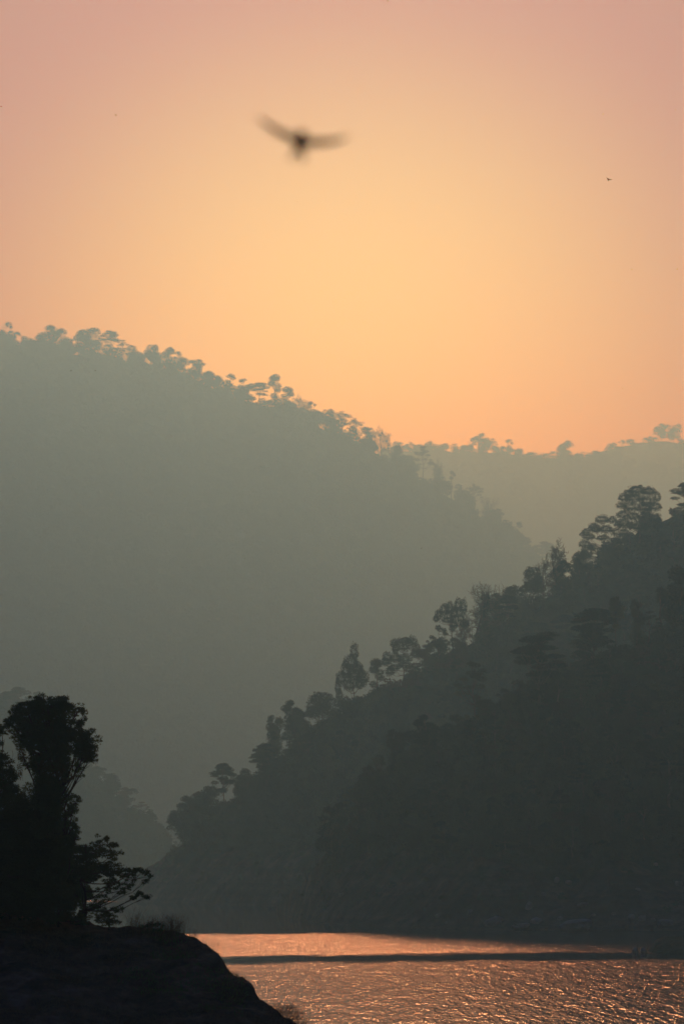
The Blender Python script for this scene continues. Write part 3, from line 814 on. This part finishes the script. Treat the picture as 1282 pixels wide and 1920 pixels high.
# ------------------------------------------------------------------ rocks, stakes and snags
def rock_mesh(seed, sx, sy, sz, n=28):
    th = np.linspace(0, math.pi, n)
    ph = np.arange(2 * n) / (2 * n) * 2 * math.pi
    T, F = np.meshgrid(th, ph, indexing='ij')
    d = np.stack([np.sin(T) * np.cos(F), np.sin(T) * np.sin(F), np.cos(T)], -1)
    q = np.abs(d) ** .75 * np.sign(d)
    r = 1 + .26 * fbm(d[..., 0] * 1.6 + seed, d[..., 1] * 1.6 + d[..., 2] * 1.9, seed, 4) + .06 * fbm(d[..., 0] * 6 + seed, d[..., 1] * 6 + d[..., 2] * 7, seed + 3, 3)
    v = (q * r[..., None] * np.array([sx, sy, sz])).reshape(-1, 3)
    m = 2 * n
    i = np.arange(n - 1)[:, None] * m
    j = np.arange(m)[None]
    f = np.stack([i + j, i + m + j, i + m + (j + 1) % m, i + (j + 1) % m], -1).reshape(-1, 4)
    return mesh_from('boulder', v, f, True)
rocks = [(1076, 1731, 62, 20, 'largest pale boulder at the waterline below the dark hill'), (921, 1726, 36, 16, 'pale slanting boulder at the waterline, first from the stake'), (973, 1737, 34, 9, 'flat pale rock just above the waterline'), (1001, 1727, 20, 12, 'rounded rock above the flat waterline rock'),
         (1178, 1724, 15, 13, 'upright pale rock right of the largest boulder'), (1198, 1724, 16, 12, 'rounded rock beside the upright pale rock'), (1242, 1732, 30, 13, 'pale boulder at the waterline near the dark spit'), (988, 1700, 13, 18, 'tall pale rock on the slope above the slanting boulder'), (1088, 1696, 22, 8, 'flat pale rock on the slope above the largest boulder'),
         (820, 1716, 14, 7, 'small pale rock low on the bare slope'), (835, 1731, 6, 4, 'tiny pale stone at the waterline'), (1040, 1650, 10, 12, 'upper pale rock on the bare slope'), (1062, 1655, 12, 8, 'pale rock beside the upper one on the slope'), (1016, 1676, 9, 6, 'small pale rock halfway up the bare slope'), (1190, 1671, 9, 5, 'small pale rock right of the middle of the bare slope'), (1266, 1656, 14, 10, 'grey rock high on the slope at the photo edge'),
         (1224, 1622, 9, 7, 'small pale rock under the dark wood'), (642, 1676, 14, 6, 'pale rock on the low end of the bare slope'), (567, 1714, 9, 4, 'small rock near the tip of the dark shore'), (1108, 1716, 8, 5, 'small stone above the right end of the largest boulder'), (1145, 1718, 8, 6, 'small stone between the largest boulder and the upright rock'), (880, 1710, 10, 6, 'small rock above the slanting boulder'), (1046, 1722, 10, 8, 'rounded stone left of the largest boulder'), (1218, 1728, 10, 7, 'dull stone left of the boulder near the spit')]
for k, (x, y, w, h, lab) in enumerate(rocks):
    p = hillB.at(x, y + h * .3)
    s = p.y / FPX
    o = link('boulder', rock_mesh(k * 7 + 1, w * s / 2, w * s / 2 * .8, h * s * .6), M_rock)
    o.location = p
    o.rotation_euler = (0, (-.35 if k == 1 else rng.normal() * .1), rng.uniform(-.4, .4))
    tag(o, lab, 'boulder', 'boulders on the shore below the dark hill')
# the dull rocks at the end of the spit stand in the water
def on_water(x, y):
    m = slope(x, y)
    d = -CAMZ / m
    return P(x, y, d)
for k, (x, y, w, h, lab) in enumerate([(1190, 1787, 12, 15, 'dark round rock standing in the water off the spit'), (1205, 1786, 10, 11, 'dark rock in the water between stake and spit')]):
    p = on_water(x, y)
    s = p.y / FPX
    o = link('boulder', rock_mesh(k * 5 + 200, w * s / 2, w * s / 2, h * s * .75), M_rock)
    o.location = p
    tag(o, lab, 'boulder', 'rocks off the spit')
def stake(x, y0, y1, w, lab, p=None, lean=0.0, name='stake', twigs=0):
    p = p or on_water(x, y0)
    s = p.y / FPX
    h = (y0 - y1) * s
    mb = MB()
    a = np.array([0, 0, -h * .3]); b = np.array([lean * h, 0, h])
    t = np.linspace(0, 1, 9)[:, None]
    pts = a + (b - a) * t + rng.normal(size=(9, 3)) * h * .012
    mb.tube(pts, np.linspace(w * s * .5, w * s * .38, 9), 7)
    for q in range(twigs):
        i = 4 + q % 4
        mb.tube(np.array([pts[i], pts[i] + np.array([rng.normal() * .2, 0, .2]) * h]), [w * s * .3, w * s * .1], 4)
    o = link(name, mb.mesh(name, True), M_bark)
    o.location = p
    tag(o, lab, name)
stake(698, 1741, 1725, 1.6, 'lone dark stake standing in the water off the dark shore')
stake(1194, 1788, 1773, 2.0, 'short dark stake beside the round rock off the spit')
stake(1211, 1786, 1764, 1.4, 'thin tall stake at the tip of the dark spit')
stake(578, 1650, 1628, 2.2, 'dead leaning snag on the outline of the dark hill', hillB.at(578, 1650), -.35, 'snag', 3)

# ------------------------------------------------------------------ the near trees on the bank
v = 91 / FPX * 1.43     # about metres per photo pixel on the bank's crest
def near_tree(name, label, foot, lobes, leaf, dens, fork, r, leafm=M_leaf_near, ntr=1, lean=(0, 0), vines=None, dep=.6, droop=.15, cat='tree', back=0.0):
    p = bank.at(foot[0], foot[1])
    p.y += back
    s = p.y / FPX
    p.x = ray(foot[0], foot[1])[0] / ray(foot[0], foot[1])[1] * p.y
    cl = []
    for (x, y, rx, ry) in lobes:
        cl.append(((x - foot[0]) * s, rng.normal() * rx * s * dep, (foot[1] - y) * s, rx * s, max(rx, ry) * s * .85, ry * s))
    H = max(c[2] + c[5] for c in cl)
    o = thing(name, label, cat, p)
    sk = skeleton(cl, H, fork * H, r, lean, ntr)
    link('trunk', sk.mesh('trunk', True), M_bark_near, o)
    mb = MB()
    # every lobe breaks up into smaller sprays
    cl2 = []
    for c in cl:
        n = int(np.clip(c[3] * c[5] / .006, 8, 46))
        for k in range(n):
            d = rng.normal(size=3); d /= np.linalg.norm(d)
            q = rng.uniform(.3, 1.35) ** .5
            f = rng.uniform(.16, .36)
            cl2.append((c[0] + d[0] * c[3] * q * .95, c[1] + d[1] * c[4] * q, c[2] + d[2] * c[5] * q * .95, c[3] * f + .035, c[4] * f + .035, c[5] * f * .9 + .035))
    clump_leaves(mb, cl2, leaf, dens, .5, .45, droop)
    link('crown', mb.mesh('crown'), leafm, o)
    if vines:
        vb = MB()
        cv = []
        for (x, y, rx, ry) in vines:
            cv.append(((x - foot[0]) * s, rng.normal() * rx * s * .3 - rx * s * .5, (foot[1] - y) * s, rx * s, rx * s * .8, ry * s))
        clump_leaves(vb, cv, leaf * .9, dens, -.2, .45, .8)
        for c in cv:
            for k in range(4):
                a = np.array([c[0] + rng.normal() * c[3], c[1] + rng.normal() * c[4], c[2] + c[5] * .5])
                branch(vb, a, a + np.array([rng.normal() * .12, rng.normal() * .1, -c[5] * rng.uniform(.6, 1.6)]), .007, .004, 0, 6, 3, .1)
        link('creeper', vb.mesh('creeper'), M_vine, o)
    return o
near_tree('creeper_clad_tree', 'tall near tree smothered in dry brown creepers', (92, 1722),
          [(34, 1392, 14, 16), (148, 1452, 12, 12), (150, 1376, 16, 14), (46, 1346, 30, 18), (25, 1363, 22, 12), (160, 1396, 22, 26), (165, 1424, 18, 14), (60, 1388, 26, 22), (104, 1318, 24, 10), (62, 1318, 16, 8), (148, 1330, 10, 8), (88, 1326, 42, 13), (52, 1334, 26, 14), (40, 1346, 26, 12), (20, 1358, 16, 9), (8, 1366, 8, 5), (122, 1336, 18, 12), (154, 1344, 6, 14), (150, 1355, 4, 10), (75, 1308, 6, 8), (66, 1314, 8, 5), (118, 1312, 8, 5),
           (90, 1360, 46, 30), (60, 1368, 24, 20), (126, 1366, 18, 22), (134, 1395, 22, 24), (156, 1400, 18, 18), (168, 1408, 8, 16), (150, 1422, 20, 12), (145, 1436, 9, 8), (92, 1400, 40, 40), (52, 1400, 12, 26), (88, 1450, 38, 42), (120, 1440, 10, 22), (90, 1490, 34, 34), (90, 1530, 34, 40), (88, 1580, 40, 50), (92, 1640, 44, 40), (96, 1690, 46, 30)],
          .085, .62, .3, .13, M_leaf_near, vines=[(95, 1370, 14, 30), (105, 1410, 16, 34), (112, 1450, 10, 30), (90, 1440, 24, 30), (80, 1490, 20, 34), (105, 1490, 12, 30), (122, 1460, 6, 20), (40, 1420, 8, 20), (36, 1450, 5, 18), (118, 1485, 8, 12)])
near_tree('leafy_tree', 'dark leafy tree cut by the photo edge beside the creeper clad tree', (-8, 1700),
          [(-18, 1372, 20, 22), (2, 1378, 10, 12), (-6, 1405, 14, 10), (-20, 1440, 30, 24), (8, 1440, 18, 20), (14, 1466, 20, 22), (-10, 1490, 40, 34), (20, 1502, 20, 26), (-10, 1560, 50, 40), (-50, 1500, 40, 60), (-60, 1420, 40, 40)],
          .085, .6, .35, .12, back=1.0)
near_tree('leafy_tree', 'leafy tree with short side tufts right of the creeper clad trunk', (120, 1722),
          [(140, 1502, 12, 9), (126, 1508, 16, 12), (138, 1520, 14, 8), (118, 1530, 24, 18), (140, 1548, 10, 8), (120, 1560, 28, 22), (142, 1568, 7, 8), (112, 1590, 32, 24), (134, 1594, 14, 12), (100, 1625, 46, 28), (128, 1640, 24, 24), (118, 1675, 46, 26), (88, 1660, 50, 30), (70, 1540, 44, 40), (70, 1600, 50, 40), (60, 1670, 60, 40), (150, 1606, 18, 16), (158, 1640, 24, 20), (150, 1680, 24, 22), (168, 1706, 18, 14)],
          .085, .62, .3, .1, back=.3)
near_tree('leafy_tree', 'dense dark tree filling the left end of the bank', (30, 1705),
          [(30, 1530, 44, 34), (10, 1570, 50, 40), (55, 1590, 44, 36), (20, 1630, 60, 40), (60, 1650, 46, 34), (-30, 1600, 50, 60), (-40, 1660, 60, 40), (20, 1675, 60, 30), (70, 1690, 40, 24), (-50, 1700, 60, 40), (40, 1560, 44, 40), (-10, 1620, 60, 50)],
          .085, .6, .25, .12, back=-.6)
near_tree('overhanging_tree', 'low branching tree reaching out over the water from the bank', (150, 1728),
          [(190, 1578, 13, 9), (202, 1592, 18, 12), (212, 1608, 16, 12), (172, 1598, 22, 14), (186, 1618, 26, 14), (160, 1622, 22, 16), (206, 1628, 20, 12), (232, 1638, 18, 9), (250, 1634, 16, 6), (266, 1636, 14, 6), (276, 1646, 7, 5), (270, 1656, 8, 4), (180, 1645, 34, 12), (216, 1652, 20, 10), (242, 1650, 12, 7), (240, 1664, 10, 7), (222, 1672, 18, 8), (250, 1686, 6, 4), (262, 1680, 10, 6), (274, 1684, 8, 6), (196, 1668, 14, 9), (150, 1648, 20, 14), (190, 1690, 12, 10)],
          .085, .62, .12, .065, ntr=3, lean=(.15, 0), dep=.9, back=-.4)
near_tree('shrub', 'dark leafy shrub at the foot of the overhanging tree', (205, 1742), [(205, 1712, 18, 9), (220, 1706, 9, 6), (198, 1725, 20, 12), (190, 1712, 12, 10), (212, 1730, 14, 10)], .07, .55, .2, .03, cat='shrub', back=-.3)
near_tree('shrub', 'wide dark shrub under the creeper clad tree', (110, 1735), [(100, 1700, 34, 18), (130, 1695, 16, 14), (70, 1705, 36, 18), (120, 1720, 34, 12), (150, 1722, 24, 10)], .075, .55, .2, .04, cat='shrub', back=-.6)
near_tree('shrub', 'dark shrub at the left end of the bank', (20, 1722), [(20, 1690, 50, 20), (-30, 1690, 50, 24), (50, 1706, 40, 16)], .075, .55, .2, .04, cat='shrub', back=-.9)
near_tree('shrub', 'small dark tussock shrub among the dry reeds', (285, 1756), [(284, 1744, 14, 8), (298, 1742, 10, 7), (270, 1748, 12, 6), (292, 1752, 16, 6)], .06, .5, .2, .015, cat='shrub', back=-.1)

# dry reeds, twiggy shrubs and grass on the bank
def reeds(foot, n, spread, h, lab, back=0.0, lean=.12, name='dry_reeds', leafy=0, r=.0055, cat='reeds'):
    p = bank.at(*foot)
    p.y += back
    s = p.y / FPX
    mb = MB()
    for k in range(n):
        a = np.array([rng.normal() * spread * s * .5, rng.normal() * spread * s * .35, -.12])
        L = h * s * rng.uniform(.55, 1.08)
        d = np.array([rng.normal() * lean + .06, rng.normal() * lean, 1.0])
        t = np.linspace(0, 1, 6)[:, None]
        pts = a + d * L * t + np.array([rng.normal() * .16, rng.normal() * .1, -.04]) * L * t ** 2.4
        mb.tube(pts, np.linspace(r, r * .4, 6), 3)
        for q in range(rng.integers(1, 4)):
            i = rng.integers(2, 5)
            e = pts[i] + np.array([rng.normal() * .12, rng.normal() * .1, rng.uniform(.1, .25)]) * L
            mb.tube(np.array([pts[i], (pts[i] + e) / 2 + rng.normal(size=3) * .01, e]), [r * .6, r * .5, r * .3], 3)
    o = link(name, mb.mesh(name), M_straw)
    o.location = p
    tag(o, lab, cat, 'dry reeds on the crest of the bank' if name == 'dry_reeds' else None)
    return o
reeds((262, 1754), 60, 34, 42, 'dry reeds standing nearest to the leafy shrub')
reeds((248, 1750), 16, 16, 58, 'sparse tall dry stalks beside the leafy shrub', lean=.22)
reeds((296, 1757), 90, 34, 46, 'thick middle tuft of dry reeds on the bank crest')
reeds((328, 1757), 80, 20, 46, 'dark upright tuft of dry reeds, last of the thick ones')
reeds((366, 1764), 14, 10, 26, 'short thin reeds on the brow of the bank')
reeds((396, 1784), 18, 24, 26, 'few bent stalks on the steep edge of the bank', lean=.3)
reeds((436, 1826), 6, 8, 26, 'two or three lone stalks on the cliff edge', lean=.2)
reeds((532, 1908), 150, 40, 32, 'twiggy dry shrub at the foot of the cliff by the water', name='twiggy_shrub', lean=.32, cat='shrub')
reeds((556, 1922), 50, 26, 24, 'low twiggy shrub below the larger one by the water', name='twiggy_shrub', lean=.36, cat='shrub')

def grass(name, label, n, x0, x1, cond, L, w, mt, patch=None):
    """blades over the bank's soil; one object"""
    mb = MB()
    nc = bank.Z.shape[0]
    I = rng.integers(0, nc - 1, n * 6); J = rng.integers(4, bank.nfront + 8, n * 6); f = rng.uniform(size=n * 6); g = rng.uniform(size=n * 6)
    def lerp(A):
        a = A[I, J] * (1 - f) + A[I + 1, J] * f
        b = A[I, J + 1] * (1 - f) + A[I + 1, J + 1] * f
        return a * (1 - g) + b * g
    X, D, Z = lerp(bank.X), lerp(bank.D), lerp(bank.Z)
    xs = bank.xs[I]; T = bank.t[J]
    keep = (xs > x0) & (xs < x1) & cond(xs, T, X, D)
    if patch: keep &= fbm(X * patch[0], D * patch[0], patch[2], 3) > patch[1]
    Pt = np.stack([X, D, Z], -1)[keep][:n]
    m = len(Pt)
    d = rng.normal(size=(m, 3)) * .45; d[:, 2] = 1
    d /= np.linalg.norm(d, axis=1)[:, None]
    LL = L * rng.uniform(.5, 1.3, m)[:, None]
    side = np.cross(d, rng.normal(size=(m, 3))); side /= np.linalg.norm(side, axis=1)[:, None]
    tip = Pt + d * LL + np.array([0, 0, -.25]) * LL * rng.uniform(0, 1, m)[:, None]
    mid = Pt + d * LL * .55
    vv = np.stack([Pt - side * w, mid - side * w * .6, tip, mid + side * w * .6], 1).reshape(-1, 3)
    mb.add(vv, np.arange(4 * m).reshape(m, 4))
    o = link(name, mb.mesh(name), mt)
    o['kind'] = 'stuff'
    o['label'] = label
grass('grass', 'short green grass along the crest of the bank', 26000, 200, 460, lambda x, t, X, D: (t > .86 - .0003 * (x - 200)) & (t < 1.15), .17, .016, M_grass, (.9, -.1, 5))
grass('grass', 'dry brown grass in patches on the face of the bank', 34000, -300, 640, lambda x, t, X, D: (t > .25) & (t < .97), .14, .014, M_straw, (.35, .05, 8))

# ------------------------------------------------------------------ birds
def bird_mesh(span=.36, up=.32, twist=0.0, tail=.09):
    """one continuous body: rings run from the left wing tip through the body to the right tip"""
    n = 14
    xs = np.concatenate([np.linspace(-1, -.16, 9), np.linspace(-.11, .11, 7), np.linspace(.16, 1, 9)])
    V = []
    for x in xs:
        ax = abs(x)
        w = ax * span / 2
        if ax > .13:
            f = (ax - .13) / .87
            chord = .088 * (1 - f) ** .45 + .016
            thick = .009 * (1 - f) + .003
            sweep = -.05 * f ** 1.6 + .01
            rise = w * (.27 + .22 * f ** 1.5) if x < 0 else w * (.2 + .22 * f ** 2)
        else:
            f = math.cos(ax / .13 * math.pi / 2)
            chord = .066 + .10 * f
            thick = .012 + .038 * f
            sweep = 0.0
            rise = 0.0
        a = np.arange(n) / n * 2 * math.pi
        V.append(np.stack([np.full(n, math.copysign(w, x)), sweep + np.cos(a) * chord / 2, rise + np.sin(a) * thick / 2], -1))
    V = np.concatenate(V)
    k = len(xs)
    i = np.arange(k - 1)[:, None] * n
    j = np.arange(n)[None]
    q = np.stack([i + j, i + (j + 1) % n, i + n + (j + 1) % n, i + n + j], -1).reshape(-1, 4)
    # head and tail grow out of the middle ring's nose and rear
    mb = MB()
    mb.add(V, q)
    hd = np.linspace(0, 1, 8)
    mb.tube(np.stack([0 * hd, .055 + hd * .062, .004 + .006 * np.sin(hd * 3)], -1), np.array([.017, .02, .021, .02, .0165, .009, .004, .001]), 10)
    t0 = np.linspace(0, 1, 6)
    for sgn in (-1, 1):
        pts = np.stack([sgn * (.004 + .022 * t0), -.06 - t0 * tail, -.02 * t0], -1)
        mb.tube(pts, np.linspace(.014, .006, 6), 6)
    return mb.mesh('bird', True)
bm_ = bird_mesh()
b = link('bird', bm_, M_bird)
b.location = P(563, 268, 8.5)
b.rotation_euler = (R(30), R(10), R(3))
b.scale = (.57, .57, .57)
tag(b, 'large blurred dark bird flying close with both wings spread', 'bird')
small = link('bird', bm_, None)
small.location = P(1139, 336, 330)
small.rotation_euler = (R(35), R(20), R(25))
small.scale = (1.7, 2.0, 2.2)
tag(small, 'small sharp dark bird gliding in the orange sky', 'bird')
specks = [(218, 216, 3), (1130, 214, 3), (990, 226, 2), (350, 116, 2), (3, 200, 3), (448, 356, 2), (557, 378, 2.4), (561, 422, 2.2), (589, 464, 2.2), (625, 566, 2), (765, 603, 2), (1183, 505, 2.6), (1268, 505, 2.8), (1265, 206, 2), (817, 794, 2.6), (1166, 728, 2), (727, 2, 2.6), (820, 313, 1.8), (749, 660, 1.8), (790, 1028, 3), (134, 695, 2.4), (179, 695, 2.4)]
for i, (x, y, w) in enumerate(specks):
    o = link('bird', bm_, None)
    o.location = P(x, y, 260)
    k = w * 260 / FPX / .2
    o.scale = (k, k, k)
    o.rotation_euler = (R(rng.uniform(0, 50)), R(rng.uniform(-30, 30)), R(rng.uniform(0, 360)))
    o['category'] = 'bird'
    o['group'] = 'tiny birds far off'
    o['label'] = 'tiny dark bird, a speck in the orange sky' if i < 19 else ('tiny dark bird, a speck before the misty slope' if i == 19 else 'tiny dark bird, a speck before the high left crest')
#@@END

# ------------------------------------------------------------------ haze
HAZE_TOP = max(max((o.matrix_basis @ Vector(c)).z for c in o.bound_box) for o in C.objects if o.type == 'MESH' and o.parent is None)
HAZE_TOP = max(HAZE_TOP, max(o.location.z for o in C.objects if o.type == 'EMPTY')) + 45
print('haze top', HAZE_TOP)
hb = np.array([(x, y, z) for z in (-4, HAZE_TOP) for x, y in ((-2600, -350), (2600, -350), (2600, 9900), (-2600, 9900))], float)
hf = np.array([[3, 2, 1, 0], [4, 5, 6, 7], [0, 1, 5, 4], [1, 2, 6, 5], [2, 3, 7, 6], [3, 0, 4, 7]])
hm, N, L = mat('haze')
ho = N.new('ShaderNodeOutputMaterial')
pv = N.new('ShaderNodeVolumePrincipled')
pv.inputs['Density'].default_value = HAZE_DENSITY
pv.inputs['Anisotropy'].default_value = HAZE_G
pv.inputs['Color'].default_value = (*HAZE_COL, 1)
pv.inputs['Absorption Color'].default_value = (1, 1, 1, 1)
pv.inputs['Density Attribute'].default_value = ''
L.new(pv.outputs[0], ho.inputs['Volume'])
haze = link('haze', mesh_from('haze', hb, hf), hm)
haze['kind'] = 'stuff'
haze['label'] = 'thin smoky air filling the valley'
